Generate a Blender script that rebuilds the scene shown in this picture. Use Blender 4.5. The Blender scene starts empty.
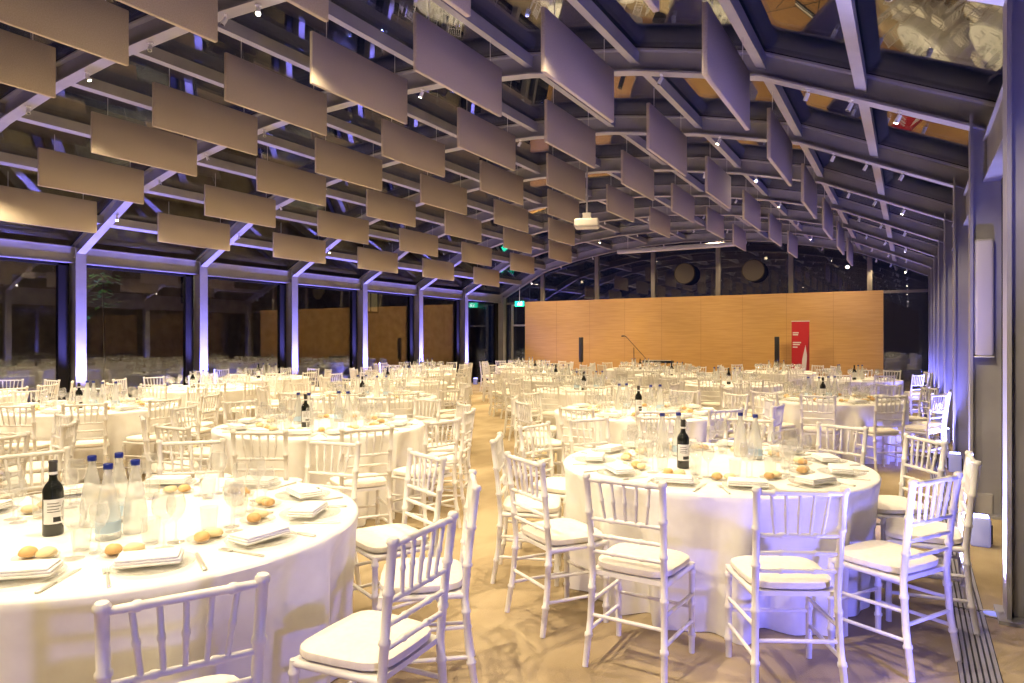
import bpy, bmesh, math, random
from mathutils import Vector, Matrix
R = random.Random(7)
SC = bpy.context.scene
COL = SC.collection
PI = math.pi
ROT = math.radians(30)
CAMZ = 1.55
F = 690.0
def to_world(u, d): return (.8660254*u-.5*d, .5*u+.8660254*d)
def to_cam(x, y): return (.8660254*x+.5*y, -.5*x+.8660254*y)
def proj(x, y, z):
    u, d = to_cam(x, y)
    return (512+F*u/d, 341-F*(z-CAMZ)/d, d) if d > .05 else (None, None, d)

# ------------------------------------------------------------------ materials
def mat(name, col, rough=.5, metal=0., spec=.5, emit=None, es=0.):
    m = bpy.data.materials.new(name); m.use_nodes = True
    b = m.node_tree.nodes['Principled BSDF']
    b.inputs['Base Color'].default_value = (*col, 1)
    b.inputs['Roughness'].default_value = rough
    b.inputs['Metallic'].default_value = metal
    b.inputs['Specular IOR Level'].default_value = spec
    if emit:
        b.inputs['Emission Color'].default_value = (*emit, 1)
        b.inputs['Emission Strength'].default_value = es
    return m
def noisy(m, c1, c2, scale=(1, 1, 1), nscale=5., detail=4., lo=.35, hi=.65, bump=0., bscale=60.):
    nt = m.node_tree; n = nt.nodes; l = nt.links
    b = n['Principled BSDF']
    tc = n.new('ShaderNodeTexCoord'); mp = n.new('ShaderNodeMapping'); mp.inputs['Scale'].default_value = scale
    no = n.new('ShaderNodeTexNoise'); no.inputs['Scale'].default_value = nscale; no.inputs['Detail'].default_value = detail
    cr = n.new('ShaderNodeValToRGB')
    cr.color_ramp.elements[0].position = lo; cr.color_ramp.elements[0].color = (*c1, 1)
    cr.color_ramp.elements[1].position = hi; cr.color_ramp.elements[1].color = (*c2, 1)
    l.new(tc.outputs['Object'], mp.inputs['Vector']); l.new(mp.outputs['Vector'], no.inputs['Vector'])
    l.new(no.outputs['Fac'], cr.inputs['Fac']); l.new(cr.outputs['Color'], b.inputs['Base Color'])
    if bump:
        n2 = n.new('ShaderNodeTexNoise'); n2.inputs['Scale'].default_value = bscale; n2.inputs['Detail'].default_value = 3
        l.new(tc.outputs['Object'], n2.inputs['Vector'])
        bp = n.new('ShaderNodeBump'); bp.inputs['Strength'].default_value = bump; bp.inputs['Distance'].default_value = .01
        l.new(n2.outputs['Fac'], bp.inputs['Height']); l.new(bp.outputs['Normal'], b.inputs['Normal'])
    return m
def glass(name, base, tint=(1, 1, 1), power=5., rough=0., gcol=(1, 1, 1), milk=0.):
    m = bpy.data.materials.new(name); m.use_nodes = True
    nt = m.node_tree; n = nt.nodes; l = nt.links
    n.remove(n['Principled BSDF']); out = n['Material Output']
    lw = n.new('ShaderNodeLayerWeight'); lw.inputs['Blend'].default_value = .5
    pw = n.new('ShaderNodeMath'); pw.operation = 'POWER'; pw.inputs[1].default_value = power
    ma = n.new('ShaderNodeMath'); ma.operation = 'MULTIPLY_ADD'; ma.inputs[1].default_value = 1-base; ma.inputs[2].default_value = base
    tr = n.new('ShaderNodeBsdfTransparent'); tr.inputs['Color'].default_value = (*tint, 1)
    gl = n.new('ShaderNodeBsdfGlossy'); gl.inputs['Roughness'].default_value = rough; gl.inputs['Color'].default_value = (*gcol, 1)
    mx = n.new('ShaderNodeMixShader')
    l.new(lw.outputs['Facing'], pw.inputs[0]); l.new(pw.outputs[0], ma.inputs[0]); l.new(ma.outputs[0], mx.inputs['Fac'])
    src = tr
    if milk:
        df = n.new('ShaderNodeBsdfDiffuse'); df.inputs['Color'].default_value = (.9, .9, .88, 1)
        tl = n.new('ShaderNodeBsdfTranslucent'); tl.inputs['Color'].default_value = (.9, .9, .88, 1)
        ad = n.new('ShaderNodeMixShader'); ad.inputs['Fac'].default_value = .5
        src = n.new('ShaderNodeMixShader'); src.inputs['Fac'].default_value = milk
        l.new(df.outputs[0], ad.inputs[1]); l.new(tl.outputs[0], ad.inputs[2]); l.new(tr.outputs[0], src.inputs[1]); l.new(ad.outputs[0], src.inputs[2])
    l.new(src.outputs[0], mx.inputs[1]); l.new(gl.outputs[0], mx.inputs[2]); l.new(mx.outputs[0], out.inputs['Surface'])
    return m

M = {}
M['steel'] = noisy(mat('painted_steel', (.31, .30, .32), .42), (.29, .28, .30), (.34, .33, .35), nscale=3)
M['dark_steel'] = mat('dark_frame', (.02, .018, .02), .7, spec=.05)
M['gasket'] = mat('black_gasket', (.01, .01, .012), .6)
M['pane'] = glass('window_glass', .12, (.80, .84, .88))
M['carpet'] = noisy(mat('carpet', (.4, .3, .2), .95, spec=.15), (.27, .205, .125), (.45, .36, .235), scale=(1, .55, 1), nscale=1.3, detail=8, lo=.36, hi=.58, bump=.35, bscale=140)
M['wood'] = noisy(mat('beech_veneer', (.6, .36, .14), .38, spec=.35), (.47, .27, .095), (.56, .34, .125), scale=(.5, 1, 9), nscale=3.2, detail=6, lo=.3, hi=.7)
M['seam'] = mat('panel_joint', (.30, .16, .06), .6)
M['fabric'] = noisy(mat('panel_fabric', (.5, .45, .4), .9, spec=.1), (.46, .39, .305), (.53, .455, .365), nscale=90, bump=.2, bscale=300)
M['cloth'] = noisy(mat('table_linen', (.86, .85, .83), .8, spec=.2), (.84, .825, .80), (.89, .88, .86), nscale=12, bump=.08, bscale=400)
M['napkin'] = mat('napkin_linen', (.90, .89, .88), .85, spec=.2)
M['chair'] = mat('white_lacquer', (.80, .78, .76), .32, spec=.5)
M['cushion'] = noisy(mat('cushion_fabric', (.85, .80, .72), .85, spec=.15), (.83, .78, .70), (.88, .835, .76), nscale=40, bump=.1, bscale=250)
M['tableglass'] = glass('drinking_glass', .06, (.99, .99, .99), 4., milk=.07)
M['plate'] = glass('glass_plate', .05, (.985, .985, .98), 7, .2, milk=.12)
M['waterglass'] = glass('water_bottle_glass', .07, (.96, .97, .97), 5, .03, milk=.36)
M['cap'] = mat('blue_cap', (.008, .02, .20), .35)
M['waterlabel'] = mat('pale_blue_label', (.45, .58, .72), .6)
M['wine'] = mat('dark_bottle_glass', (.012, .014, .012), .06, spec=.7)
M['foil'] = mat('black_foil', (.02, .018, .02), .3)
M['label'] = mat('paper_label', (.80, .78, .80), .6)
M['ink'] = mat('label_ink', (.03, .03, .03), .6)
M['steelware'] = mat('polished_steel', (.72, .70, .66), .38, .55)
M['bread'] = noisy(mat('bread_crust', (.6, .3, .1), .7), (.62, .35, .14), (.80, .55, .28), nscale=14)
M['bread2'] = noisy(mat('pale_bread_crust', (.8, .6, .3), .75), (.80, .62, .36), (.88, .74, .50), nscale=14)
M['white'] = mat('white_plastic', (.78, .78, .78), .4)
M['black'] = mat('black_plastic', (.015, .015, .016), .45)
M['lens'] = mat('dark_lens', (.05, .05, .06), .1)
M['lamp'] = mat('lit_lens', (1, .9, .7), .4, emit=(1, .83, .58), es=60)
M['lamp_hot'] = mat('bright_lit_lens', (1, .9, .7), .4, emit=(1, .83, .58), es=1200)
M['led'] = mat('blue_led', (.3, .35, 1), .4, emit=(.28, .30, 1), es=18)
M['led_dim'] = mat('dim_blue_led', (.2, .22, .5), .4, emit=(.28, .30, 1), es=.8)
M['housing'] = mat('pale_blue_housing', (.45, .48, .75), .35, emit=(.25, .28, 1), es=.25)
M['matte'] = mat('matte_white_case', (.55, .53, .52), .9, spec=.1)
M['mullion'] = mat('brown_grey_mullion', (.13, .115, .11), .5)
M['green'] = mat('exit_green', (.0, .35, .2), .4, emit=(.02, .75, .42), es=3.0)
M['signwhite'] = mat('exit_white', (.9, .95, .9), .4, emit=(.8, 1, .9), es=3.5)
M['red'] = mat('banner_red', (.36, .008, .014), .5)
M['darkred'] = mat('banner_dark_red', (.20, .006, .015), .5)
M['print'] = mat('banner_print', (.55, .50, .50), .5)
M['speakerwhite'] = mat('speaker_grille', (.52, .49, .48), .55)
M['conduit'] = mat('grey_conduit', (.42, .40, .41), .4)
M['plaster'] = mat('rear_plaster', (.30, .27, .25), .8)
M['stone'] = noisy(mat('facade_stone', (.25, .17, .10), .9), (.20, .135, .08), (.30, .21, .13), nscale=2.5)
M['litwindow'] = mat('lit_window', (.9, .7, .3), .4, emit=(1, .66, .25), es=.16)
M['ground'] = mat('terrace_stone', (.10, .10, .11), .8)
M['leaf'] = mat('leaf_green', (.14, .30, .05), .5)
M['bark'] = mat('bark', (.12, .08, .05), .8)
M['disc'] = noisy(mat('disc_mesh', (.22, .17, .13), .8), (.06, .048, .036), (.075, .06, .045), nscale=60)
M['grille_slot'] = mat('grille_slot', (.02, .02, .02), .6)

# ------------------------------------------------------------------ mesh builder
class MB:
    def __init__(s): s.v = []; s.f = []; s.m = []; s.sm = []; s.mats = []
    def mi(s, m):
        if m not in s.mats: s.mats.append(m)
        return s.mats.index(m)
    def add(s, vs, fs, m, smooth=False):
        b = len(s.v); s.v += [tuple(v) for v in vs]; k = s.mi(m)
        for f in fs: s.f.append([b+i for i in f]); s.m.append(k); s.sm.append(smooth)
        return s
    def box(s, a, b, m, rot=0., piv=None):
        x0, y0, z0 = a; x1, y1, z1 = b
        vs = [(x0, y0, z0), (x1, y0, z0), (x1, y1, z0), (x0, y1, z0), (x0, y0, z1), (x1, y0, z1), (x1, y1, z1), (x0, y1, z1)]
        if rot:
            px, py = piv or ((x0+x1)/2, (y0+y1)/2); c, q = math.cos(rot), math.sin(rot)
            vs = [(px+(x-px)*c-(y-py)*q, py+(x-px)*q+(y-py)*c, z) for x, y, z in vs]
        return s.add(vs, [(0, 3, 2, 1), (4, 5, 6, 7), (0, 1, 5, 4), (1, 2, 6, 5), (2, 3, 7, 6), (3, 0, 4, 7)], m)
    def rbox(s, a, b, m, r=.01, seg=2):
        bm = bmesh.new(); bmesh.ops.create_cube(bm, size=1)
        for v in bm.verts: v.co = Vector([a[i]+(v.co[i]+.5)*(b[i]-a[i]) for i in range(3)])
        bmesh.ops.bevel(bm, geom=bm.edges[:], offset=r, segments=seg, affect='EDGES', profile=.5)
        bm.verts.index_update()
        s.add([v.co[:] for v in bm.verts], [[v.index for v in f.verts] for f in bm.faces], m, True); bm.free(); return s
    def tube(s, pts, rad, m, seg=8, cap=True):
        pts = [Vector(p) for p in pts]; n = len(pts)
        rad = rad if isinstance(rad, (list, tuple)) else [rad]*n
        d0 = (pts[1]-pts[0]).normalized(); up = Vector((0, 0, 1)) if abs(d0.z) < .9 else Vector((0, 1, 0))
        vs = []
        for i, p in enumerate(pts):
            d = (pts[min(i+1, n-1)]-pts[max(i-1, 0)]).normalized()
            a = d.cross(up).normalized(); b = d.cross(a).normalized()
            for k in range(seg):
                t = 2*PI*k/seg; vs.append(p+(a*math.cos(t)+b*math.sin(t))*rad[i])
        fs = [(i*seg+k, i*seg+(k+1) % seg, (i+1)*seg+(k+1) % seg, (i+1)*seg+k) for i in range(n-1) for k in range(seg)]
        if cap: fs += [tuple(range(seg-1, -1, -1)), tuple(range((n-1)*seg, n*seg))]
        return s.add(vs, fs, m, True)
    def lathe(s, prof, m, seg=20, o=(0, 0, 0)):
        vs = []; n = len(prof)
        for r, z in prof:
            for k in range(seg):
                t = 2*PI*k/seg; vs.append((o[0]+r*math.cos(t), o[1]+r*math.sin(t), o[2]+z))
        fs = [(i*seg+k, i*seg+(k+1) % seg, (i+1)*seg+(k+1) % seg, (i+1)*seg+k) for i in range(n-1) for k in range(seg)]
        if prof[0][0] > 1e-4: fs.append(tuple(range(seg-1, -1, -1)))
        if prof[-1][0] > 1e-4: fs.append(tuple(range((n-1)*seg, n*seg)))
        return s.add(vs, fs, m, True)
    def sweep(s, prof, path, m):
        """prof: closed 2-D outline (y, z offsets); path: (x, y, z) points; the outline keeps its Y/Z axes."""
        k = len(prof); vs = [(x, y+a, z+b) for (x, y, z) in path for a, b in prof]
        fs = [(i*k+j, i*k+(j+1) % k, (i+1)*k+(j+1) % k, (i+1)*k+j) for i in range(len(path)-1) for j in range(k)]
        fs += [tuple(range(k-1, -1, -1)), tuple(range((len(path)-1)*k, len(path)*k))]
        return s.add(vs, fs, m)
    def mesh(s, name):
        me = bpy.data.meshes.new(name); me.from_pydata(s.v, [], s.f)
        for m in s.mats: me.materials.append(m)
        me.polygons.foreach_set('material_index', s.m); me.polygons.foreach_set('use_smooth', s.sm)
        me.validate()
        bm = bmesh.new(); bm.from_mesh(me); bmesh.ops.recalc_face_normals(bm, faces=bm.faces); bm.to_mesh(me); bm.free()
        if any(s.sm):
            try: me.set_sharp_from_angle(angle=math.radians(48))
            except Exception: pass
        return me
def link(name, me, parent=None, loc=(0, 0, 0), rz=0.):
    o = bpy.data.objects.new(name, me); COL.objects.link(o); o.location = loc; o.rotation_euler = (0, 0, rz)
    if parent: o.parent = parent
    return o
def thing(o, label, cat, group=None):
    o['label'] = label; o['category'] = cat
    if group: o['group'] = group
    return o
def struct(name, mb, label, parent=None):
    o = link(name, mb.mesh(name), parent)
    if not parent: o['kind'] = 'structure'; o['label'] = label
    return o
def empty(name, loc=(0, 0, 0), rz=0.): return link(name, None, None, loc, rz)
class Kit:
    """One kind of thing: a list of (part name, mesh[, sub-parts]). place() makes an Empty with a copy of every part."""
    def __init__(s, name, parts): s.name = name; s.parts = parts; s.first = None
    def place(s, loc, rz, label, cat, group=None, tilt=None):
        if s.first is None:
            r = empty(s.name); s.first = r
            for p in s.parts:
                o = link(p[0], p[1], r)
                for q in (p[2] if len(p) > 2 else ()): link(q[0], q[1], o)
        else:
            r = s.first.copy(); COL.objects.link(r)
            for ch in s.kids:
                c = ch.copy(); COL.objects.link(c); c.parent = r
                for g in s.sub[ch.name]:
                    e = g.copy(); COL.objects.link(e); e.parent = c
        if not hasattr(s, 'kids'):
            s.kids = list(r.children); s.sub = {c.name: list(c.children) for c in s.kids}
        r.location = loc; r.rotation_euler = (tilt[0] if tilt else 0, tilt[1] if tilt else 0, rz)
        return thing(r, label, cat, group)

ORD = ['first', 'second', 'third', 'fourth', 'fifth', 'sixth', 'seventh', 'eighth', 'ninth', 'tenth', 'eleventh', 'twelfth', 'thirteenth']
NUM = ['zero', 'one', 'two', 'three', 'four', 'five', 'six', 'seven', 'eight', 'nine']

# ------------------------------------------------------------------ the hall
XC = -6.77; XR = .46; XL = -14.0
BAY = 2.7; Y0 = 4.75
RY = [Y0+BAY*k for k in range(-3, 8)]            # beam lines, -3.25 .. 23.75
YB, YE = RY[0], RY[-1]
ARCH = [(0, 4.98), (1.36, 4.94), (2.72, 4.81), (4.08, 4.58), (5.44, 4.26), (6.49, 3.80), (7.48, 3.36), (9, 2.7)]
def arch(x):
    o = abs(x-XC)
    if x < XC and o > 5.44: return 4.22-(o-5.44)*.535
    for (a, za), (b_, zb) in zip(ARCH, ARCH[1:]):
        if o <= b_: return za+(zb-za)*(o-a)/(b_-a)
    return ARCH[-1][1]
PUR = [XC+1.36*k for k in range(4, -5, -1)]      # nine purlins that carry panels, right to left
NODES = [XR+.25, -.41] + PUR + [XC-6.49, XL-.25]

b = MB(); b.box((XL-.3, YB-.2, -.05), (XR+.35, YE+.3, 0), M['carpet']); struct('floor', b, 'beige mottled carpet floor of the hall')
b = MB(); b.box((-40, -12, -.12), (20, 45, -.06), M['ground']); struct('ground', b, 'dark terrace ground outside the glass')

def hsec(mb, cx, cy, w, dpt, z0, z1, m):
    """H column: flanges face +X and -X, w along Y, dpt along X"""
    t = .022
    mb.box((cx-dpt/2, cy-w/2, z0), (cx-dpt/2+t, cy+w/2, z1), m)
    mb.box((cx+dpt/2-t, cy-w/2, z0), (cx+dpt/2, cy+w/2, z1), m)
    mb.box((cx-dpt/2+t, cy-.03, z0), (cx+dpt/2-t, cy+.03, z1), m)
for k, y in enumerate(RY):
    for side, cx in (('right', XR+.2), ('left', XL-.2)):
        b = MB(); hsec(b, cx, y, .2, .4, 0, arch(XR if side == 'right' else XL)+.1, M['steel'])
        b.box((cx-.24, y-.14, 0), (cx+.24, y+.14, .02), M['steel'])
        struct('column', b, f'steel column {ORD[k]} along the {side} glass wall')
    # rafter: I section swept along the arch
    path = [(x, y, arch(x)) for x in NODES]
    path[0] = (NODES[0], y, arch(NODES[0])); path[-1] = (NODES[-1], y, arch(NODES[-1]))
    b = MB()
    fl = [(-.08, 0), (.08, 0), (.08, .022), (.012, .022), (.012, .24), (.08, .24), (.08, .262), (-.08, .262), (-.08, .24), (-.012, .24), (-.012, .022), (-.08, .022)]
    b.sweep(fl, path, M['steel'])
    struct('roof_beam', b, f'arched steel roof beam, {ORD[k]} across the hall')
wn = 0
def window(mb_frame, mb_pane, label, fname='window_frame'):
    global wn; wn += 1
    o = struct(f'window_{wn}', mb_pane, label)
    if mb_frame: struct(fname, mb_frame, None, o)
    return o
def quadbox(p0, p1, y0, y1, t, m, mb):
    (xa, za), (xb, zb) = p0, p1
    vs = [(xa, y0, za), (xb, y0, zb), (xb, y1, zb), (xa, y1, za), (xa, y0, za+t), (xb, y0, zb+t), (xb, y1, zb+t), (xa, y1, za+t)]
    mb.add(vs, [(0, 3, 2, 1), (4, 5, 6, 7), (0, 1, 5, 4), (1, 2, 6, 5), (2, 3, 7, 6), (3, 0, 4, 7)], m)
for k in range(len(RY)-1):
    ya, yb = RY[k], RY[k+1]
    for j, x in enumerate(NODES[1:-1]):
        b = MB(); z = arch(x); s = -.058*(x-XC)         # slope of the arch
        w = .05
        for (a0, a1, h0, h1) in ((-w, w, .10, .245),):
            vs = [(x+a, yy, z+a*s+h) for yy in (ya+.013, yb-.013) for a, h in ((a0, h0), (a1, h0), (a1, h1), (a0, h1))]
            b.add(vs, [(0, 1, 2, 3), (7, 6, 5, 4), (0, 4, 5, 1), (1, 5, 6, 2), (2, 6, 7, 3), (3, 7, 4, 0)], M['steel'])
        struct('roof_purlin', b, f'steel roof purlin, {ORD[j]} from the right in bay {NUM[k] if k<10 else k}')
    for j in range(len(NODES)-1):
        xa, xb = NODES[j], NODES[j+1]
        b = MB(); quadbox((xa, arch(xa)+.268), (xb, arch(xb)+.268), ya+.002, yb-.002, .028, M['pane'], b)
        g = MB()
        for yy in (ya+.004, yb-.084): quadbox((xa-.001, arch(xa)+.262), (xb+.001, arch(xb)+.262), yy, yy+.08, .04, M['gasket'], g)
        window(g, b, f'roof glass pane {ORD[j]} from the right in bay {k+1}', 'glazing_bead')
    # eave beams and side windows
    for side, xi, sg in (('right', XR, 1), ('left', XL, -1)):
        b = MB(); x0, x1 = sorted((xi+sg*.10, xi+sg*.32))
        t = .022
        ZB, ZT = (3.08, 3.40) if side == 'left' else (2.97, 3.36)
        b.box((x0, ya+.03, ZB), (x1, yb-.03, ZB+t), M['steel']); b.box((x0, ya+.03, ZT-t), (x1, yb-.03, ZT), M['steel'])
        xm = xi+sg*.14; b.box((xm-.012, ya+.03, ZB+t), (xm+.012, yb-.03, ZT-t), M['steel'])
        struct('eave_beam', b, f'steel eave beam on the {side} side, bay {k+1}')
        b = MB(); xg = xi+sg*.28; b.box((xg-.012, ya+.10, .08), (xg+.012, yb-.10, ZB-.02), M['pane'])
        f = MB(); 
        for a, c in ((ya+.101, ya+.15), (yb-.30, yb-.101)): f.box((xg-.05, a, .0), (xg+.05, c, ZB-.001), M['dark_steel'])
        f.box((xg-.05, ya+.101, .0), (xg+.05, yb-.101, .09), M['dark_steel']); f.box((xg-.05, ya+.101, ZB-.05), (xg+.05, yb-.101, ZB-.001), M['dark_steel'])
        window(f, b, f'dark window of the {side} glass wall, bay {k+1}')
        # glazed strip between eave beam and roof
        b = MB(); b.box((xg-.012, ya+.03, ZT+.001), (xg+.012, yb-.03, max(arch(xi+sg*.25)+.26, ZT+.01)), M['steel']); struct('trim_%d' % (wn+200), b, f'steel strip above the {side} eave beam, bay {k+1}')
# end wall: glass with mullions and transom
MUL = [XL-.1, -12.4, -10.12, -7.95, -5.67, -3.35, -1.08, XR+.1]
for j in range(len(MUL)-1):
    xa, xb = MUL[j], MUL[j+1]; yg = YE+.22
    zt = lambda x: arch(max(min(x, XR+.2), XL-.2))+.24
    b = MB(); n = 6; xs = [xa+.05+(xb-xa-.1)*i/n for i in range(n+1)]
    vs = [(x, yy, z) for yy in (yg-.012, yg+.012) for x in xs for z in (.05, zt(x))]
    q = 2*(n+1); fs = []
    for i in range(n):
        fs += [(2*i, 2*i+1, 2*i+3, 2*i+2), (q+2*i, q+2*i+2, q+2*i+3, q+2*i+1), (2*i, 2*i+2, q+2*i+2, q+2*i), (2*i+1, q+2*i+1, q+2*i+3, 2*i+3)]
    fs += [(0, q, q+1, 1), (2*n, 2*n+1, q+2*n+1, q+2*n)]
    b.add(vs, fs, M['pane'])
    f = MB(); f.box((xa, yg-.06, 0), (xa+.07, yg+.06, zt(xa+.07)-.01), M['mullion']); f.box((xb-.07, yg-.06, 0), (xb, yg+.06, zt(xb-.07)-.01), M['mullion'])
    f.box((xa+.07, yg-.05, 3.02), (xb-.07, yg+.05, 3.10), M['mullion']); f.box((xa+.07, yg-.05, 0), (xb-.07, yg+.05, .08), M['mullion'])
    window(f, b, f'dark end wall window, {ORD[j]} from the left')
b = MB(); b.box((XL-.3, YB-.32, 0), (XR+.3, YB-.22, 5.2), M['plaster']); struct('wall_rear', b, 'plain wall closing the hall behind the viewer')
# glass door in the end wall at the far left corner
b = MB(); xa, xb, yd = -13.72, -12.78, YE+.10
for x in (xa, xb-.07): b.box((x, yd-.04, 0), (x+.07, yd+.04, 3.02), M['steel'])
b.box((xa+.07, yd-.04, 2.15), (xb-.07, yd+.04, 2.22), M['steel']); b.box((xa+.07, yd-.04, 2.95), (xb-.07, yd+.04, 3.02), M['steel'])
d = struct('door_1', b, 'glass exit door in the far left corner')
b = MB(); b.box((xa+.08, yd-.01, .04), (xb-.08, yd+.01, 2.14), M['pane']); struct('door_leaf', b, None, d)
b = MB(); b.tube([(xb-.16, yd-.05, .95), (xb-.16, yd-.05, 1.35)], .015, M['steelware']); struct('door_handle', b, None, d)

# free standing wood-veneered stage wall
b = MB(); wx0, wx1, wy = -12.9, -.70, 23.35
b.box((wx0, wy, 0), (wx1, wy+.14, 3.08), M['wood'])
w = struct('wall_back', b, 'tall wood veneered wall at the far end')
b = MB()
for i in range(1, 9):
    x = wx0+(wx1-wx0)*i/9; b.box((x-.004, wy-.003, 0), (x+.004, wy-.0005, 3.08), M['seam'])
struct('panel_joint', b, None, w)

# floor grille along the right glass wall: each bay one unit
for k in range(2, len(RY)-1):
    ya, yb = RY[k]+.01, RY[k+1]-.01
    b = MB(); b.box((.195, ya, 0), (.365, yb, .004), M['grille_slot'])
    for i in range(7):
        x = .197+i*.0245; b.box((x, ya, .004), (x+.0155, yb, .012), M['steel'])
    thing(link('floor_grille', b.mesh('floor_grille')), f'long slotted metal floor grille by the right glass wall, {ORD[k-2]} length from the front', 'floor grille', 'floor grilles along the right glass wall')

# ------------------------------------------------------------------ acoustic panels under the purlins
PL, PH = 1.57, .55
TOPZ = [4.09, 4.38, 4.66, 4.79, 4.85, 4.77, 4.63, 4.34, 3.97]
pm = MB(); pm.rbox((-.022, -PL/2, -PH), (.022, PL/2, 0), M['fabric'], .006, 1); pm = pm.mesh('panel_board')
w1 = MB().tube([(0, -PL*.36, 0), (0, -PL*.36, .24)], .004, M['steelware'], 5).mesh('hanging_wire')
w2 = MB().tube([(0, PL*.36, 0), (0, PL*.36, .24)], .004, M['steelware'], 5).mesh('hanging_wire')
panel = Kit('hanging_acoustic_panel', [('panel_board', pm), ('hanging_wire', w1), ('hanging_wire', w2)])
for k in range(2, len(RY)-1):
    yc = (RY[k]+RY[k+1])/2
    for j, x in enumerate(PUR):
        if k == len(RY)-2 or (k == len(RY)-3 and j in (3, 4, 5)) or (k == len(RY)-4 and j == 4): continue
        panel.place((x, yc-.135, TOPZ[j]), 0, f'beige fabric acoustic panel, {ORD[j]} from the right in {ORD[k-2]} hanging row', 'acoustic panel', 'acoustic panels hanging under the glass roof')

# ------------------------------------------------------------------ spotlights on the beams
def spot_kit(lens, name='spotlight'):
    a = MB().box((-.02, -.05, -.02), (.02, .05, 0), M['white']).tube([(0, 0, -.02), (0, 0, -.06)], .008, M['white'], 6)
    h = MB().tube([(-.01, 0, -.055), (.05, 0, -.165)], [.034, .038], M['white'], 12)
    l = MB().tube([(.0505, 0, -.166), (.052, 0, -.169)], [.031, .031], lens, 12)
    return Kit('spotlight', [('mounting_bracket', a.mesh('mounting_bracket')), ('lamp_head', h.mesh('lamp_head'), [('lens', l.mesh('lens'))])])
SK = {0: spot_kit(M['lens']), 1: spot_kit(M['lamp']), 2: spot_kit(M['lamp_hot'])}
def spot_one(lens):
    a = MB().box((-.02, -.05, -.02), (.02, .05, 0), M['white']).tube([(0, 0, -.02), (0, 0, -.06)], .008, M['white'], 6)
    a.tube([(-.01, 0, -.055), (.05, 0, -.165)], [.034, .038], M['white'], 8).tube([(.0505, 0, -.166), (.052, 0, -.169)], [.031, .031], lens, 8)
    return a.mesh('spotlight')
FAR = {0: spot_one(M['lens']), 1: spot_one(M['lamp'])}
SPX = [-.09, -.5, -.89, -2.39, -3.3, -4.7, -5.7, -6.2, -7.5, -8.8, -10.2, -11.5, -12.8]
for k in range(2, len(RY)):
    for j, x in enumerate(SPX):
        lit = (j*7+k*3) % 6 == 0
        hot = (k, j) in ((3, 6), (6, 3))
        lab = f'small white spotlight under {ORD[k-2]} roof beam, {ORD[j] if j<13 else str(j+1)+"th"} from the right'
        kind = 2 if hot else (1 if lit else 0)
        rz = R.uniform(-.9, .9) + (PI if x > XC else 0)
        if hot: rz = math.atan2(-RY[k], -x)
        if k <= 5 or hot: SK[kind].place((x, RY[k], arch(x)-.001), rz, lab, 'spotlight', 'spotlights under the roof beams').scale = (.62,)*3
        else: thing(link('spotlight', FAR[kind], None, (x, RY[k], arch(x)-.001), rz), lab, 'spotlight', 'spotlights under the roof beams').scale = (.62,)*3

# ------------------------------------------------------------------ lights
def light(kind, name, loc, col, e, **kw):
    l = bpy.data.lights.new(name, kind); l.color = col; l.energy = e
    for a, v in kw.items(): setattr(l, a, v)
    o = bpy.data.objects.new(name, l); COL.objects.link(o); o.location = loc; return o
def aim(o, t): o.rotation_euler = (Vector(t)-o.location).to_track_quat('-Z', 'Y').to_euler()
WARM = (1, .80, .50)
KEY = 455.
for k in range(1, len(RY)):
    for x, f in ((-.95, .22), (-2.25, 1.25 if k == 1 else (.98 if k < 5 else .75)), (-5.05, .88), (-8.8, 1.3), (-11.5, 1.3)):
        y = RY[k]
        o = light('SPOT', 'ceiling_spot', (x, y-.02, arch(x)-.20), WARM if k < 4 else (1, .765, .42), KEY*f*(1 if k < 4 else .88), spot_size=math.radians(112), spot_blend=.7, shadow_soft_size=.05)
        aim(o, (x+.15, y+(.9 if k < 4 else -.3), 0))
for k in range(3, len(RY)-1):  # added fill spots that brighten the near faces of the right columns
    o = light('SPOT', 'column_fill', (-.40, RY[k]-BAY+.1, 3.55), (1, .80, .56), 260 if k == 3 else 170, spot_size=math.radians(40), spot_blend=.8, shadow_soft_size=.04)
    aim(o, (.60, RY[k]-.1, 1.7))
# warm wash along the wooden wall
for x in (-12, -9.6, -7.2, -4.6, -1.9):
    o = light('SPOT', 'wall_wash', (x, RY[-2]+.1, arch(x)-.25), (1, .77, .43), 270, spot_size=math.radians(95), spot_blend=.9, shadow_soft_size=.05)
    aim(o, (x, 23.35, 1.6))
BLUE = (.21, .20, 1.0)
def uplight(x, y, rz, label, e1, e2, tgt, spill, cone=50):
    r = empty('floor_uplight', (x, y, 0), rz)
    link('lamp_housing', UP[0], r); link('led_face', UP[1], r); link('mounting_bracket', UP[2], r); link('mounting_bracket', UP[3], r)
    thing(r, label, 'uplight', 'blue uplights along the glass walls')
    o = light('SPOT', 'uplight_beam', (x, y, .27), BLUE, e1, spot_size=math.radians(cone), spot_blend=.7, shadow_soft_size=.05); aim(o, tgt)
    o = light('SPOT', 'uplight_spill', (x, y, .27), BLUE, e2, spot_size=math.radians(118), spot_blend=.5, shadow_soft_size=.07); aim(o, spill)
UP = [MB().rbox((-.065, -.065, .0), (.065, .065, .22), M['housing'], .015).mesh('lamp_housing'),
      MB().box((-.052, -.052, .2205), (.052, .052, .226), M['led']).mesh('led_face'),
      MB().box((-.078, -.015, .02), (-.066, .015, .16), M['black']).mesh('mounting_bracket'),
      MB().box((.066, -.015, .02), (.078, .015, .16), M['black']).mesh('mounting_bracket')]
FL = [MB().lathe([(.062, 0), (.062, .008), (.05, .01), (.048, .004)], M['steelware'], 20).mesh('trim_ring'), MB().lathe([(.0475, .0005), (.0475, .006), (0, .006)], M['led_dim'], 20).mesh('led_face')]
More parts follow.
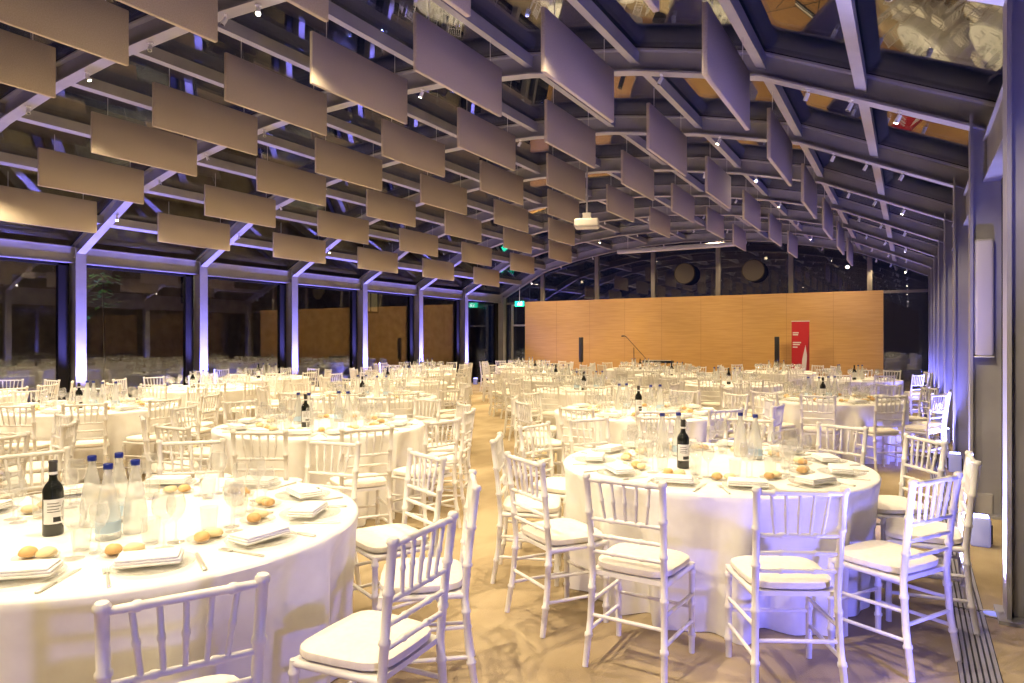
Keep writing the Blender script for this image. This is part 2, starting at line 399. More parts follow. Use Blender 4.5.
for k in range(1, len(RY)-1):
    y = RY[k]+(1.58 if k == 3 else (1.1 if k < 3 else 2.3))
    uplight(.46, y, 0, f'small blue glowing uplight on the floor, {ORD[k-1]} along the right glass wall', 240, 75 if k < 4 else 60, (-.9, y+1.0, 3.3), (-2.6, y+1.1, .8), 80)
    r = empty('recessed_floor_light', (.405, RY[k], 0)); link('trim_ring', FL[0], r); link('led_face', FL[1], r)
    thing(r, f'flush blue floor light at the foot of the {ORD[k]} right steel column', 'floor light', 'flush floor lights before the right columns')
    o = light('SPOT', 'column_wash', (.34, RY[k], .03), (.40, .40, 1), 1500 if k == 3 else 450, spot_size=math.radians(50), spot_blend=.7, shadow_soft_size=.04); aim(o, (.47, RY[k], 1.6))
for k in range(2, len(RY)-1):
    y = RY[k]
    uplight(XL+.38, y, 0, f'small blue glowing uplight before {ORD[k-2]} column of the left glass wall', 2100, 330, (XL+.02, y, 2.7), (XL+1.5, y+.2, 1.7), 64)
# ------------------------------------------------------------------ chairs
W_ = M['chair']
def bamboo(mb, pts, r, rings, seg=8):
    """turned rod with bamboo rings"""
    P = [Vector(p) for p in pts]; L = [0]
    for a, c in zip(P, P[1:]): L.append(L[-1]+(c-a).length)
    def at(s):
        for i in range(len(P)-1):
            if s <= L[i+1]+1e-9: return P[i].lerp(P[i+1], (s-L[i])/max(L[i+1]-L[i], 1e-9))
        return P[-1]
    st = [(0, r*.92)]
    for i in range(1, len(P)-1): st.append((L[i], r))
    for q in rings:
        s = q*L[-1]; st += [(s-.012, r), (s-.006, r*1.28), (s+.006, r*1.28), (s+.012, r)]
    st.append((L[-1], r*.95)); st.sort()
    mb.tube([at(s) for s, _ in st], [q for _, q in st], W_, seg); return mb
def post_pts(sx): return [(sx*.195, -.24, 0), (sx*.183, -.205, .22), (sx*.178, -.19, .44), (sx*.181, -.21, .66), (sx*.188, -.242, .92)]
def post_at(sx, z):
    p = post_pts(sx)
    for a, c in zip(p, p[1:]):
        if z <= c[2]: t = (z-a[2])/(c[2]-a[2]); return tuple(a[i]+(c[i]-a[i])*t for i in range(3))
    return p[-1]
def make_chair_parts(detail):
    s = 8 if detail == 2 else (6 if detail == 1 else 5)
    rg = (lambda *a: a) if detail == 2 else ((lambda *a: a[:1] if detail == 1 else ()))
    parts = []
    cu = MB()
    # cushion: rounded trapezoid slab, slightly domed
    n = 20 if detail == 2 else 12; out = []
    for i in range(n):
        t = 2*PI*i/n; c, q = math.cos(t), math.sin(t)
        e = .45; x = math.copysign(abs(c)**e, c); y = math.copysign(abs(q)**e, q)
        out.append((x*(.196+.014*y), y*.186))
    rings = [(.90, .452), (1.0, .462), (1.015, .474), (1.0, .488), (.90, .499), (.55, .506)]
    vs = [(x*k, y*k+.0, z) for k, z in rings for x, y in out]; m = len(rings)
    fs = [(i*n+j, i*n+(j+1) % n, (i+1)*n+(j+1) % n, (i+1)*n+j) for i in range(m-1) for j in range(n)]
    fs += [tuple(range(n-1, -1, -1)), tuple(range((m-1)*n, m*n))]
    cu.add(vs, fs, M['cushion'], True)
    parts.append(('seat_cushion', cu))
    fr = MB()
    fr.box((-.185, -.185, .43), (.185, .174, .451), W_)
    for sx in (-1, 1): fr.tube([(sx*.178, -.19, .438), (sx*.195, .17, .438)], .015, W_, s)
    fr.tube([(-.195, .17, .438), (.195, .17, .438)], .015, W_, s)
    parts.append(('seat_frame', fr))
    for sx in (-1, 1):
        parts.append(('back_leg', bamboo(MB(), post_pts(sx), .0165, rg(.985, .80, .62, .40, .16), s)))
    for sx in (-1, 1):
        parts.append(('front_leg', bamboo(MB(), [(sx*.195, .17, 0), (sx*.195, .17, .45)], .016, rg(.9, .55, .2), s)))
    a, c = post_at(-1, .895), post_at(1, .895)
    parts.append(('top_rail', bamboo(MB(), [a, c], .0125, rg(.2, .8) if detail == 2 else (), s)))
    for z in (.705, .625, .545):
        parts.append(('back_rail', bamboo(MB(), [post_at(-1, z), post_at(1, z)], .0105, rg(.3, .7) if detail == 2 else (), s)))
    for i in range(5):
        f = (i+1)/6
        p = Vector(post_at(-1, .895)).lerp(Vector(post_at(1, .895)), f); q = Vector(post_at(-1, .705)).lerp(Vector(post_at(1, .705)), .08+f*.84)
        parts.append(('spindle', bamboo(MB(), [q, p], .0085, rg(.5) if detail == 2 else (), s)))
    for sx in (-1, 1):
        for zz in (.16, .29): parts.append(('side_stretcher', bamboo(MB(), [post_at(sx, zz+.01), (sx*.195, .17, zz)], .0105, (), s)))
    parts.append(('front_stretcher', bamboo(MB(), [(-.195, .17, .23), (.195, .17, .23)], .0105, (), s)))
    parts.append(('back_stretcher', bamboo(MB(), [post_at(-1, .24), post_at(1, .24)], .0105, (), s)))
    return parts
def merge(mbs):
    r = MB()
    for q in mbs:
        base = len(r.v); r.v += q.v
        for f, k, sm in zip(q.f, q.m, q.sm): r.f.append([base+i for i in f]); r.m.append(r.mi(q.mats[k])); r.sm.append(sm)
    return r
p2 = make_chair_parts(2); p1 = make_chair_parts(1); p0 = make_chair_parts(0)
pick = lambda P, *names: [m for n, m in P if n in names]
CH = {2: Kit('dining_chair', [(n, m.mesh(n)) for n, m in p2]),
      1: Kit('dining_chair', [('seat_cushion', pick(p1, 'seat_cushion')[0].mesh('seat_cushion')), ('seat_frame', merge(pick(p1, 'seat_frame', 'side_stretcher', 'front_stretcher', 'back_stretcher')).mesh('seat_frame')),
            ('backrest', merge(pick(p1, 'top_rail', 'back_rail', 'spindle')).mesh('backrest'))] + [(n, m.mesh(n)) for n, m in p1 if n in ('back_leg', 'front_leg')])}
FARCH = merge([m for _, m in p0]).mesh('dining_chair')

# ------------------------------------------------------------------ tables: staggered lattice measured from the photo
TR = .965
def cloth(seed):
    q = random.Random(seed); b = MB(); n = 180
    ph = [q.uniform(0, 2*PI) for _ in range(5)]
    def fold(t):
        v = .62*math.sin(13*t+ph[0]+1.2*math.sin(3*t+ph[1])) + .33*math.sin(22*t+ph[2]+.9*math.sin(2*t+ph[3])) + .2*math.sin(7*t+ph[4])
        return v
    prof = [(0, .760, 0), (.35, .760, 0), (.7, .760, 0), (TR-.02, .760, 0), (TR-.006, .757, 0), (TR, .748, 0), (TR+.002, .72, .08), (TR+.003, .65, .28), (TR+.005, .55, .42), (TR+.008, .42, .65), (TR+.009, .28, .85), (TR+.010, .14, 1.0), (TR+.011, .05, 1.05), (TR+.012, .004, 1.1)]
    vs = [(0, 0, .76)]
    for r, z, a in prof[1:]:
        for k in range(n):
            t = 2*PI*k/n; rr = r+a*.105*(fold(t)-.97); vs.append((rr*math.cos(t), rr*math.sin(t), z))
    fs = [(0, 1+k, 1+(k+1) % n) for k in range(n)]
    for i in range(len(prof)-2):
        for k in range(n): fs.append((1+i*n+k, 1+(i+1)*n+k, 1+(i+1)*n+(k+1) % n, 1+i*n+(k+1) % n))
    b.add(vs, fs, M['cloth'], True); me = b.mesh('tablecloth')
    return me
CLOTHS = [cloth(i) for i in range(3)]
TABLES = []   # (row, x, y)
for r in range(1, 8):
    y = 1.80+2.86*(r-1)
    for j in range(4):
        x = (-2.97 if r % 2 else -1.08)-3.73*j
        if r == 1 and j > 1: continue
        if r % 2 and j > 2: continue
        if r == 2 and j == 1: x, y2 = -4.84, 4.77
        elif r == 2 and j == 0: x, y2 = -1.11, 4.52
        elif r == 1 and j == 0: x, y2 = -2.97, 1.81
        elif r == 4 and j == 0: x, y2 = -.98, 10.43
        elif r == 3 and j == 0: x, y2 = -2.65, 7.47
        elif r == 4 and j == 1: x, y2 = -4.5, 10.4
        elif r == 5 and j == 1: x, y2 = -6.5, 13.2
        else: y2 = y
        TABLES.append((r, j, x, y2))
# small items ------------------------------------------------------
def wine_glass(h, rb, base, seg=14):
    s = h*.48
    prof = [(base, 0), (base, .003), (base*.35, .007), (.0042, .016), (.0038, s-.008), (.008, s), (rb*.62, s+.014), (rb*.92, s+.036), (rb, s+.058), (rb*.97, s+(h-s)*.75), (rb*.80, h), (rb*.775, h), (rb*.94, s+(h-s)*.74), (rb*.965, s+.058), (rb*.88, s+.038), (rb*.56, s+.017), (0, s+.008)]
    return MB().lathe(prof, M['tableglass'], seg)
G1 = wine_glass(.215, .043, .036).mesh('wine_glass'); G2 = wine_glass(.185, .036, .033).mesh('wine_glass')
G3m = MB().lathe([(.026, 0), (.030, .006), (.037, .10), (.0355, .10), (.029, .010), (0, .008)], M['tableglass'], 14); G3 = G3m.mesh('water_tumbler')
PLATE = MB().lathe([(.085, 0), (.09, .003), (.135, .013), (.1355, .016), (.130, .0155), (.088, .007), (0, .006)], M['plate'], 28).mesh('charger_plate')
SIDE = MB().lathe([(.045, 0), (.05, .003), (.075, .010), (.0755, .012), (.071, .0115), (.047, .006), (0, .005)], M['plate'], 20).mesh('bread_plate')
def napkin():
    b = MB()
    b.rbox((-.105, -.06, 0), (.105, .06, .010), M['napkin'], .0045, 2); b.rbox((-.103, -.058, .0102), (.105, .058, .020), M['napkin'], .0045, 2)
    b.rbox((-.100, -.057, .0202), (.098, .056, .029), M['napkin'], .004, 2)
    return b.mesh('folded_napkin')
NAP = napkin()
def cutl():
    k = MB(); k.box((-.0085, -.02, 0), (.0085, .10, .003), M['steelware']); k.add([(-.0085, .10, 0), (.0085, .10, 0), (.004, .125, 0), (-.0085, .10, .003), (.0085, .10, .003), (.004, .125, .003)], [(0, 2, 1), (3, 4, 5), (0, 1, 4, 3), (1, 2, 5, 4), (2, 0, 3, 5)], M['steelware'])
    h = MB().rbox((-.0085, -.115, -.0003), (.0085, -.0201, .008), M['steelware'], .003, 1)
    f = MB(); f.tube([(0, -.11, .003), (0, .02, .003), (0, .045, .006)], [.006, .0035, .004], M['steelware'], 6); f.box((-.012, .045, .003), (.012, .065, .006), M['steelware'])
    for x in (-.0105, -.0035, .0035, .0105): f.box((x-.0015, .065, .003), (x+.0015, .105, .006), M['steelware'])
    return k.mesh('blade'), h.mesh('handle'), f.mesh('table_fork')
KB, KH, FORK = cutl()
KNIFE = Kit('table_knife', [('blade', KB), ('handle', KH)])
def roll(m, sx, sy, sz, seed):
    bm = bmesh.new(); bmesh.ops.create_icosphere(bm, subdivisions=3, radius=1)
    q = random.Random(seed); a = [q.uniform(0, 6) for _ in range(3)]
    for v in bm.verts:
        c = v.co.copy(); k = 1+.06*math.sin(3*c.x+a[0])+.05*math.sin(4*c.y+a[1])
        z = c.z if c.z > 0 else c.z*.6
        if abs(c.y) < .16 and c.z > .3: k *= .95
        v.co = Vector((c.x*sx*k, c.y*sy*k, z*sz*k+sz*.6))
    bm.verts.index_update(); b = MB(); b.add([v.co[:] for v in bm.verts], [[v.index for v in f.verts] for f in bm.faces], m, True); bm.free()
    return b.mesh('bread_roll')
ROLL = [roll(M['bread'], .034, .027, .024, 1), roll(M['bread2'], .036, .029, .023, 2)]
def wine_kit():
    g = MB().lathe([(.030, 0), (.037, .003), (.038, .01), (.038, .175), (.036, .19), (.027, .208), (.0165, .222), (.0145, .235), (.0145, .243)], M['wine'], 22)
    c = MB().lathe([(.0158, .2431), (.0158, .292), (.0168, .294), (.0168, .302), (.012, .304), (0, .304)], M['foil'], 16)
    l = MB(); n = 14; a0, a1 = -1.25, 1.25
    def strip(mb, r, z0, z1, b0, b1, m, n=14):
        vs = [(r*math.cos(b0+(b1-b0)*i/n), r*math.sin(b0+(b1-b0)*i/n), z) for i in range(n+1) for z in (z0, z1)]
        mb.add(vs, [(2*i, 2*i+2, 2*i+3, 2*i+1) for i in range(n)], m, True)
    strip(l, .0384, .05, .15, a0, a1, M['label']); 
    q = MB()
    strip(q, .0387, .058, .078, -.25, .85, M['ink'], 8)
    for i, z in enumerate((.132, .12, .108, .098)): strip(q, .0387, z, z+.003, -.8, .3+.2*(i % 2), M['ink'], 6)
    nb = MB().lathe([(.0162, .247), (.0162, .258)], M['label'], 16)
    return Kit('wine_bottle', [('bottle_body', g.mesh('bottle_body')), ('capsule', c.mesh('capsule'), [('neck_band', nb.mesh('neck_band'))]), ('paper_label', l.mesh('paper_label'), [('label_print', q.mesh('label_print'))])])
WINE = wine_kit()
def water_kit(lab):
    g = MB().lathe([(.038, 0), (.046, .004), (.047, .012), (.045, .09), (.036, .16), (.024, .22), (.0165, .255), (.0150, .272), (.0165, .275), (.0165, .279)], M['waterglass'], 20)
    c = MB().lathe([(.0172, .2792), (.0178, .281), (.0178, .299), (.015, .302), (0, .302)], M['cap'], 16)
    P = [('bottle_body', g.mesh('bottle_body')), ('bottle_cap', c.mesh('bottle_cap'))]
    if lab: P.append(('paper_label', MB().lathe([(.0472, .03), (.0466, .075)], M['waterlabel'], 20).mesh('paper_label')))
    return Kit('water_bottle', P)
WATER = [water_kit(False), water_kit(True)]
WINE_FAR = merge([MB().lathe([(.030, 0), (.038, .004), (.038, .175), (.027, .208), (.0155, .225), (.0155, .302), (0, .304)], M['wine'], 10), MB().lathe([(.0386, .05), (.0386, .15)], M['label'], 10)]).mesh('wine_bottle')
WATER_FAR = merge([MB().lathe([(.046, 0), (.047, .012), (.045, .09), (.024, .22), (.0155, .265), (.0155, .279)], M['waterglass'], 10), MB().lathe([(.0175, .2792), (.0175, .302), (0, .303)], M['cap'], 8)]).mesh('water_bottle')
farglass = MB()

# chairs of the measured tables: cam-frame angle, radius of the back posts
SPEC = {(1, 0): [(-57, 1.53), (-26, 1.52), (6, 1.50), (36.7, 1.47), (69, 1.46), (106, 1.46), (140, 1.46)],
        (1, 1): [(-40, 1.5), (-10, 1.5), (20, 1.52), (50, 1.5)],
        (2, 0): [(-121.5, 1.50), (-92, 1.49), (-60.5, 1.40), (-28, 1.41), (4, 1.44), (33, 1.45), (62, 1.42), (91, 1.42), (118, 1.42), (143, 1.40), (174, 1.37), (-151, 1.39)],
        (2, 1): [(-63, 1.62), (-90, 1.62), (-37.6, 1.58), (-8, 1.43), (22, 1.41), (52, 1.41), (82, 1.41), (112, 1.42), (142, 1.42), (172, 1.42), (-150, 1.5), (-119, 1.55)]}
n_chair = 0
for (r, j, tx, ty) in TABLES:
    cu, cd = to_cam(tx, ty)
    if (r, j) == (1, 0): ph = 'table cut off at lower left'; side = 'the table cut off at lower left'
    elif (r, j) == (1, 1): ph = 'table beyond the left edge'
    else: ph = f'{ORD[j]} table from the right in row {NUM[r]}'
    vis_table = (r, j) != (1, 1)
    o = link('tablecloth', CLOTHS[(r+j) % 3], None, (tx, ty, 0), R.uniform(0, 6.28))
    thing(o, f'white floor-length cloth draped over {ph}', 'tablecloth', 'white cloths of the round tables')
    near = cd < 10.5 and vis_table
    mid = cd < 14
    spec = SPEC.get((r, j))
    if spec is None:
        q0 = R.uniform(-5, 5)
        spec = [(-90+30*i+q0+R.uniform(-2.5, 2.5), 1.405+.05*R.random()+(.10 if R.random() < .12 else 0)) for i in range(12)]
    used = set()
    for a, rad in spec:
        h = round(3-a/30) % 12 or 12
        while h in used: h = h % 12+1
        used.add(h)
        wa = math.radians(a)+ROT; rr = max(rad, 1.41)-.24
        x, y = tx+rr*math.cos(wa), ty+rr*math.sin(wa)
        px, py, d = proj(x, y, .92)
        if px is None or d < .6 or px < -60 or px > 1090: continue
        if x > XR-.15 or x < XL+.12: continue
        view = 'back to us' if h in (5, 6, 7) else ('facing us' if h in (11, 12, 1) else 'seen sideways')
        lab = f"white chair {view}, {h} o'clock place, {ph}"
        rz = wa+PI/2+math.radians(R.uniform(-5, 5))*(0 if (r, j) in SPEC else 1)
        gp = 'white chairs around the round tables'
        if d < 8.6: CH[2].place((x, y, 0), rz, lab, 'chair', gp)
        elif d < 13: CH[1].place((x, y, 0), rz, lab, 'chair', gp)
        else: thing(link('dining_chair', FARCH, None, (x, y, 0), rz), lab, 'chair', gp)
        n_chair += 1
    if not vis_table: continue
    T = lambda u, d: to_world(cu+u, cd+d)
    # bottles
    if (r, j) == (1, 0): wb = (-.21, -.23); ws = [(.11, -.20), (.05, -.29), (-.13, -.10), (-.06, -.02)]
    elif (r, j) == (2, 0): wb = (-.23, -.16); ws = [(-.27, .25), (-.15, .29), (.27, .27), (.33, .15)]
    else:
        s = R.choice((-1, 1)); q = R.uniform(-.05, .05)
        wb = (s*.05-.1, -.2+q); ws = [(s*.12, -.02+q), (s*.24, .05+q), (-s*.2, .2+q), (-s*.10, .26-q)]
    if (r, j) == (2, 1): wb = (-.10, -.18)
    near_b = cd < 12
    x, y = T(*wb)
    lw = f'dark red wine bottle standing on {ph}'
    face = math.atan2(-y, -x)+.25
    if near_b: WINE.place((x, y, .7605), face, lw, 'wine bottle', 'wine bottles on the tables')
    else: thing(link('wine_bottle', WINE_FAR, None, (x, y, .7605)), lw, 'wine bottle', 'wine bottles on the tables')
    order = sorted(range(4), key=lambda i: ws[i][0])
    for i, (u, d) in enumerate(ws):
        x, y = T(u, d); nm = ['leftmost', 'second from left', 'third from left', 'rightmost'][order.index(i)]
        lb = f'clear water bottle with blue cap, {nm} of four, {ph}'
        if len(lb.replace(',', '').split()) > 16: lb = f'blue-capped water bottle, {nm}, {ph}'
        if near_b: WATER[i % 2].place((x, y, .7605), R.uniform(0, 6), lb, 'water bottle', 'water bottles on the tables')
        else: thing(link('water_bottle', WATER_FAR, None, (x, y, .7605)), lb, 'water bottle', 'water bottles on the tables')
    # settings follow the chairs
    full = [(a, ) for a, _ in spec]
    if (r, j) == (1, 0): full += [(173,), (-154,), (-122,), (-88,)]
    used = set()
    for (a,) in full:
        h = round(3-a/30) % 12 or 12
        while h in used: h = h % 12+1
        used.add(h)
        wa = math.radians(a)+ROT; er = (math.cos(wa), math.sin(wa)); et = (-er[1], er[0])
        def S(rad, t): return (tx+er[0]*rad+et[0]*t, ty+er[1]*rad+et[1]*t)
        px, py, d = proj(*S(.72, 0), .76)
        if px is None or not (-40 < px < 1064) or py > 720: continue
        pl = f"{h} o'clock place, {ph}"
        jr = lambda s=1: R.uniform(-s, s)
        if near:
            x, y = S(.755, 0)
            thing(link('charger_plate', PLATE, None, (x, y, .7605)), f'clear glass charger plate, {pl}', 'plate', 'glass charger plates')
            x, y = S(.755+jr(.01), jr(.012))
            thing(link('folded_napkin', NAP, None, (x, y, .778), wa+PI/2+jr(.35)), f'folded white napkin, {pl}', 'napkin', 'folded white napkins')
            x, y = S(.785, .146); KNIFE.place((x, y, .7605), wa+PI/2+jr(.03), f'steel table knife, {pl}', 'knife', 'table knives')
            x, y = S(.80, -.142)
            thing(link('table_fork', FORK, None, (x, y, .7605), wa+PI/2+jr(.03)), f'steel table fork, {pl}', 'fork', 'table forks')
            x, y = S(.545, -.08)
            thing(link('bread_plate', SIDE, None, (x, y, .7605)), f'small clear bread plate, {pl}', 'plate', 'small bread plates')
            z0 = .7665
            for i, t in ((0, -.112), (1, -.044)):
                x, y = S(.545+jr(.008), t)
                thing(link('bread_roll', ROLL[i], None, (x, y, z0), jr(3)), f"{'brown' if i == 0 else 'pale'} bread roll, {pl}", 'bread roll', 'bread rolls')
        elif mid or True:
            x, y = S(.76+jr(.01), jr(.012))
            thing(link('folded_napkin', NAP, None, (x, y, .7605), wa+PI/2+jr(.35)), f'folded white napkin, {pl}', 'napkin', 'folded white napkins')
        for G, nm, rad, t, cat in ((G1, 'tall wine glass', .545, .055, 'wine glass'), (G2, 'small wine glass', .475, .105, 'wine glass'), (G3, 'clear water tumbler', .44, .02, 'tumbler')):
            x, y = S(rad, t)
            if near: thing(link('wine_glass' if G is not G3 else 'water_tumbler', G, None, (x, y, .7605)), f'{nm}, {pl}', cat, 'drinking glasses on the nearer tables')
            elif G is not G3:
                hh = .215 if G is G1 else .185; q = wine_glass(hh, .043 if G is G1 else .036, .034, 7)
                farglass.add([(vx+x, vy+y, vz+.7605) for vx, vy, vz in q.v], q.f, M['tableglass'], True)
o = link('drinking_glasses', farglass.mesh('drinking_glasses')); o['kind'] = 'stuff'; o['label'] = 'clear wine glasses crowding the farther tables'; o['category'] = 'glasses'

# ------------------------------------------------------------------ things by the end wall and on the roof
def end_speaker(x, y, label):
    r = empty('column_speaker', (x, y, 0))
    link('speaker_base', MB().rbox((-.16, -.16, 0), (.16, .16, .35), M['black'], .02).mesh('speaker_base'), r)
    link('pole', MB().tube([(0, 0, .3505), (0, 0, .82)], .018, M['black'], 10).mesh('pole'), r)
    link('speaker_column', MB().rbox((-.065, -.06, .8205), (.065, .06, 1.70), M['black'], .01).mesh('speaker_column'), r)
    thing(r, label, 'loudspeaker', 'black column speakers by the wooden wall')
end_speaker(-10.15, 22.5, 'slim black column speaker left of the microphone stand'); end_speaker(-3.56, 22.5, 'slim black column speaker beside the red banner')
r = empty('rollup_banner', (-2.92, 22.75, 0), .12); r.scale = (.84, 1, 1)
link('banner_base', MB().rbox((-.33, -.09, 0), (.33, .09, .09), M['steelware'], .01).mesh('banner_base'), r)
sh = link('banner_sheet', MB().box((-.30, -.004, .0905), (.30, .004, 2.16), M['red']).mesh('banner_sheet'), r)
link('top_bar', MB().rbox((-.31, -.012, 2.1605), (.31, .012, 2.185), M['steelware'], .004).mesh('top_bar'), r)
link('support_pole', MB().tube([(0, .03, .09), (0, .03, 2.17)], .01, M['steelware'], 8).mesh('support_pole'), r)
g = MB()
for z, xa, xb in ((1.80, -.26, -.06), (1.74, -.26, -.08), (1.50, -.26, .02), (1.44, -.26, -.02), (1.36, -.26, -.10)): g.box((xa, -.0055, z), (xb, -.0042, z+.035), M['print'])
link('printed_lines', g.mesh('printed_lines'), sh)
g = MB(); g.add([(x, y, z) for y in (-.0058, -.0042) for x, z in ((.02, .30), (.16, .30), (.22, 1.1), (.17, 1.45), (.06, 1.0))], [(0, 1, 2, 3, 4), (9, 8, 7, 6, 5)]+[(i, (i+1) % 5, 5+(i+1) % 5, 5+i) for i in range(5)], M['print'])
g.add([(x, y, z) for y in (-.0058, -.0042) for x, z in ((.17, .3), (.30, .3), (.30, 1.9), (.22, 1.2))], [(0, 1, 2, 3), (7, 6, 5, 4)]+[(i, (i+1) % 4, 4+(i+1) % 4, 4+i) for i in range(4)], M['darkred'])
link('printed_picture', g.mesh('printed_picture'), sh)
thing(r, 'tall red roll-up banner with white print before the wooden wall', 'banner')
r = empty('microphone_stand', (-8.0, 22.0, 0))
b = MB()
for a in (0.3, 2.4, 4.5): b.tube([(0, 0, .16), (.3*math.cos(a), .3*math.sin(a), .015)], .011, M['black'], 6)
link('tripod_base', b.mesh('tripod_base'), r); link('pole', MB().tube([(0, 0, .12), (0, 0, 1.35)], .012, M['black'], 8).mesh('pole'), r)
link('boom_arm', MB().tube([(-.26, 0, 1.70), (.42, 0, .98)], .010, M['black'], 8).mesh('boom_arm'), r)
link('microphone', MB().tube([(-.255, 0, 1.695), (-.33, 0, 1.74), (-.40, 0, 1.735), (-.44, 0, 1.73)], [.012, .016, .026, .02], M['black'], 10).mesh('microphone'), r)
thing(r, 'black microphone stand with slanting boom before the wooden wall', 'microphone stand')
r = empty('keyboard', (-7.2, 22.1, 0), .05)
b = MB(); 
link('stand', MB().tube([(-.35, -.15, .02), (.35, -.15, .84)], .014, M['black'], 6).tube([(.35, .15, .02), (-.35, .15, .84)], .014, M['black'], 6).mesh('stand'), r)
link('keyboard_body', MB().rbox((-.48, -.17, .8405), (.48, .17, .93), M['black'], .012).mesh('keyboard_body'), r)
link('keys', MB().box((-.43, -.15, .9305), (.43, -.02, .938), M['white']).mesh('keys'), r)
thing(r, 'dark keyboard-like equipment on a low stand beside the microphone stand', 'keyboard')
# projector
r = empty('ceiling_projector', (-4.87, 11.04, 3.52), math.radians(20))
link('projector_body', MB().rbox((-.21, -.17, 0), (.21, .17, .15), M['speakerwhite'], .03, 3).mesh('projector_body'), r)
link('lens', MB().tube([(.08, .16, .075), (.08, .21, .075)], .045, M['lens'], 16).mesh('lens'), r)
link('ceiling_mount', MB().tube([(0, 0, .1505), (0, 0, 1.40)], .014, M['conduit'], 10).box((-.07, -.06, .1502), (.07, .06, .26), M['conduit']).mesh('ceiling_mount'), r)
thing(r, 'white projector hanging from the roof between the acoustic panels', 'projector')
r = empty('projection_screen_case', (-6.3, 20.9, 4.36))
link('case', MB().rbox((-1.85, -.07, 0), (1.85, .07, .14), M['matte'], .03, 2).mesh('case'), r)
for x in (-1.5, 1.5): link('hanging_rod', MB().tube([(x, 0, .14), (x, 0, arch(-6.3+x)-4.36)], .008, M['steelware'], 6).mesh('hanging_rod'), r)
thing(r, 'long white projection screen case hanging above the wooden wall', 'screen case')
for i, (x, z) in enumerate(((-6.73, 3.89), (-4.46, 3.88))):
    r = empty('round_disc_ceiling_speaker', (x, YE-.10, z))
    b = MB().tube([(0, -.04, 0), (0, .04, 0)], .34, M['disc'], 32); link('grille', b.mesh('grille'), r)
    b = MB(); n = 32
    vs = [((.34+dr)*math.cos(2*PI*k/n), yy, (.34+dr)*math.sin(2*PI*k/n)) for dr, yy in ((0.001, -.05), (.02, -.05), (.02, .05), (.001, .05)) for k in range(n)]
    b.add(vs, [((q*n)+k, (q*n)+(k+1) % n, ((q+1) % 4)*n+(k+1) % n, ((q+1) % 4)*n+k) for q in range(4) for k in range(n)], M['dark_steel'], True); link('rim', b.mesh('rim'), r)
    link('bracket', MB().box((-.03, .0505, -.03), (.03, .26, .03), M['dark_steel']).mesh('bracket'), r)
    thing(r, f"brown round disc high on the end glass, {'first' if i == 0 else 'second'} from the left", 'wall disc', 'round discs on the end glass')
# exit sign
r = empty('exit_sign', (-13.2, 23.45, 2.92))
link('sign_box', MB().rbox((-.19, -.03, 0), (.19, .03, .2), M['green'], .006).mesh('sign_box'), r)
g = MB(); g.box((.06, -.034, .03), (.13, -.0305, .17), M['signwhite']); g.box((-.04, -.034, .13), (-.01, -.0305, .16), M['signwhite']); g.box((-.06, -.034, .07), (.0, -.0305, .12), M['signwhite'], 0)
g.box((-.08, -.034, .04), (-.05, -.0305, .07), M['signwhite']); g.box((-.01, -.034, .03), (.02, -.0305, .07), M['signwhite'])
link('pictogram', g.mesh('pictogram'), r)
link('ceiling_mount', MB().tube([(0, 0, .2005), (0, 0, .75)], .01, M['white'], 6).mesh('ceiling_mount'), r)
thing(r, 'green lit exit sign above the far left door', 'exit sign')

# wall speaker and conduits on the second visible right column
r = empty('wall_mounted_column_speaker', (.565, 7.50, 1.42))
link('cabinet', MB().rbox((-.072, -.155, 0), (.072, -.025, 1.04), M['speakerwhite'], .028, 4).mesh('cabinet'), r)
link('end_cap', MB().rbox((-.074, -.157, -.012), (.074, -.03, -.0005), M['white'], .004).mesh('end_cap'), r)
link('wall_mount', MB().box((-.03, -.0245, .45), (.03, .015, .6), M['dark_steel']).mesh('wall_mount'), r)
thing(r, 'tall pale column loudspeaker mounted on the right steel column', 'loudspeaker')
for i, x in enumerate((.515, .56, .60)):
    b = MB().tube([(x, 7.47, .20), (x, 7.47, 1.40)], .009, M['conduit'], 8)
    for z in (.75, 1.15): b.box((x-.016, 7.458, z), (x+.016, 7.519, z+.02), M['conduit'])
    thing(link('wall_conduit_pipe', b.mesh('wall_conduit_pipe')), f'thin vertical conduit pipe below the pale column loudspeaker, {ORD[i]} from the left', 'conduit', 'conduits below the column loudspeaker')
b = MB().tube([(.60, 7.47, 2.47), (.60, 7.47, 3.40)], .009, M['conduit'], 8)
for z in (2.6, 3.0): b.box((.584, 7.458, z), (.616, 7.519, z+.02), M['conduit'])
thing(link('wall_conduit_pipe', b.mesh('wall_conduit_pipe')), 'thin vertical conduit pipe above the pale column loudspeaker', 'conduit')
r = empty('wall_junction_box', (.56, 7.46, 0)); link('housing', MB().rbox((-.07, -.05, 0), (.075, .05, .199), M['conduit'], .006).mesh('housing'), r)
link('cover', MB().box((-.06, -.056, .02), (.065, -.0505, .18), M['conduit']).mesh('cover'), r)
thing(r, 'grey metal box at the foot of the right steel column', 'junction box')

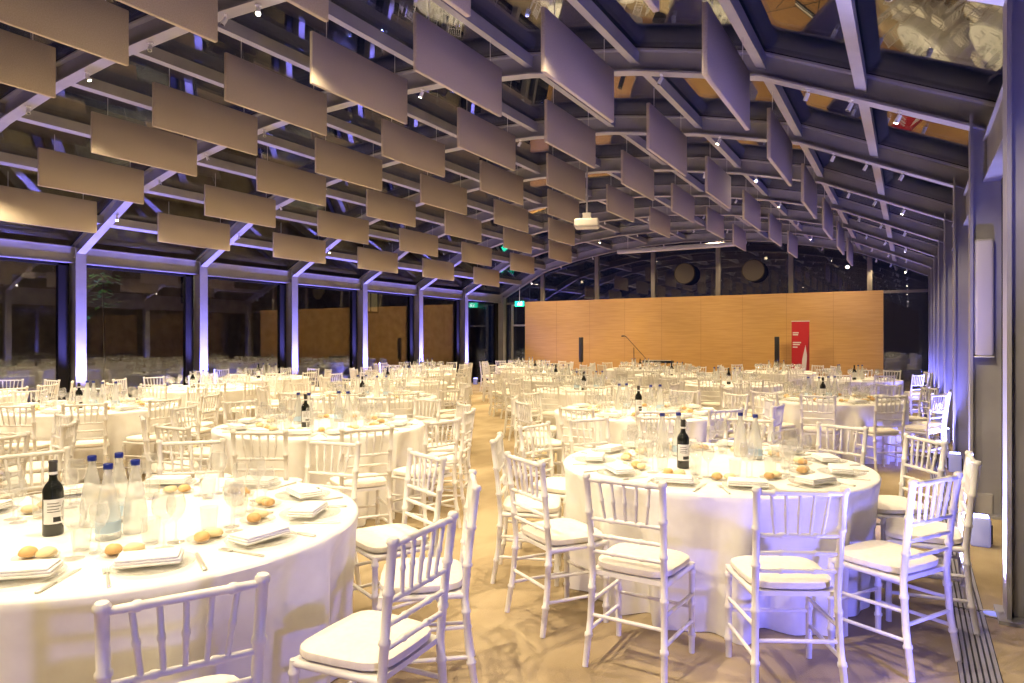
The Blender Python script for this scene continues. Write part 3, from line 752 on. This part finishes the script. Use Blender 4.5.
# outside: dim stone facade beyond the left glass, a leafy branch near the glass
r = empty('neighbouring_building', (-24, 16, 0))
b = MB(); b.box((-.5, -22, -.06), (0, 22, 9.5), M['stone']); link('wall', b.mesh('wall'), r)
for i, y in enumerate((1.0, 11)):
    for z in (3.0,):
        f = link('window_frame', MB().box((.0, y-.6, z), (.05, y+.6, z+1.7), M['dark_steel']).mesh('window_frame'), r)
        link('lit_pane', MB().box((.051, y-.5, z+.1), (.06, y-.04, z+1.6), M['litwindow']).box((.051, y+.04, z+.1), (.06, y+.5, z+1.6), M['litwindow']).mesh('lit_pane'), f)
link('base_course', MB().box((.0, -22, .9), (.12, 22, 1.1), M['stone']).mesh('base_course'), r)
thing(r, 'dim brown stone building outside beyond the left glass wall', 'building')
o = light('AREA', 'facade_fill', (-18, 16, 7.5), (1, .62, .3), 22, size=1.2); aim(o, (-24, 16, 4))  # added area lights without a fixture, to light the stone facade dimly
light('AREA', 'facade_fill', (-18, 5, 7.5), (1, .62, .3), 16, size=1.2).rotation_euler = (0, math.radians(60), 0)
r = empty('potted_tree', (-14.95, 8.40, -.06))
light('POINT', 'leaf_fill', (-15.6, 7.5, 3.3), (1, .9, .55), 170, shadow_soft_size=.1)  # added point light with no lamp body, brightens the leaves
link('planter', MB().lathe([(.22, 0), (.28, .5), (.26, .5), (.2, .1), (0, .1)], M['ground'], 20).mesh('planter'), r)
link('trunk', MB().tube([(0, 0, .1), (.03, .02, 1.2), (0, 0, 2.9)], [.03, .022, .008], M['bark'], 8).mesh('trunk'), r)
b = MB()
for i in range(90):
    z = R.uniform(2.35, 3.1); a = R.uniform(0, 6.28); q = R.uniform(.02, .28)
    x, y = q*math.cos(a), q*math.sin(a); L = R.uniform(.12, .20); t = R.uniform(-.6, .3)
    e = Vector((math.cos(a), math.sin(a), t)).normalized(); s = Vector((-math.sin(a), math.cos(a), 0))*L*.30; p = Vector((x, y, z))
    b.add([p, p+e*L*.5+s, p+e*L, p+e*L*.5-s], [(0, 1, 2, 3)], M['leaf'])
link('foliage', b.mesh('foliage'), r)
thing(r, 'small green leafy tree outside the left glass wall', 'tree')

# ------------------------------------------------------------------ world, camera, view
w = bpy.data.worlds.new('night'); SC.world = w; w.use_nodes = True
bg = w.node_tree.nodes['Background']; bg.inputs['Color'].default_value = (.10, .13, .42, 1); bg.inputs['Strength'].default_value = .035
cd_ = bpy.data.cameras.new('camera'); cam = bpy.data.objects.new('camera', cd_); COL.objects.link(cam)
cam.location = (0, 0, CAMZ); cam.rotation_euler = (PI/2, 0, ROT)
cd_.sensor_width = 36; cd_.lens = F/1024*36; cd_.clip_start = .05; cd_.clip_end = 200
SC.camera = cam
vs_ = SC.view_settings; vs_.view_transform = 'Standard'; vs_.look = 'None'; vs_.exposure = 0.0; vs_.gamma = 1; vs_.use_curve_mapping = False
c = SC.cycles
c.max_bounces = 8; c.diffuse_bounces = 4; c.glossy_bounces = 4; c.transmission_bounces = 4; c.transparent_max_bounces = 24
c.sample_clamp_indirect = 6; c.caustics_reflective = False; c.caustics_refractive = False; c.use_denoising = True
print('chairs', n_chair, 'objects', len(bpy.data.objects))
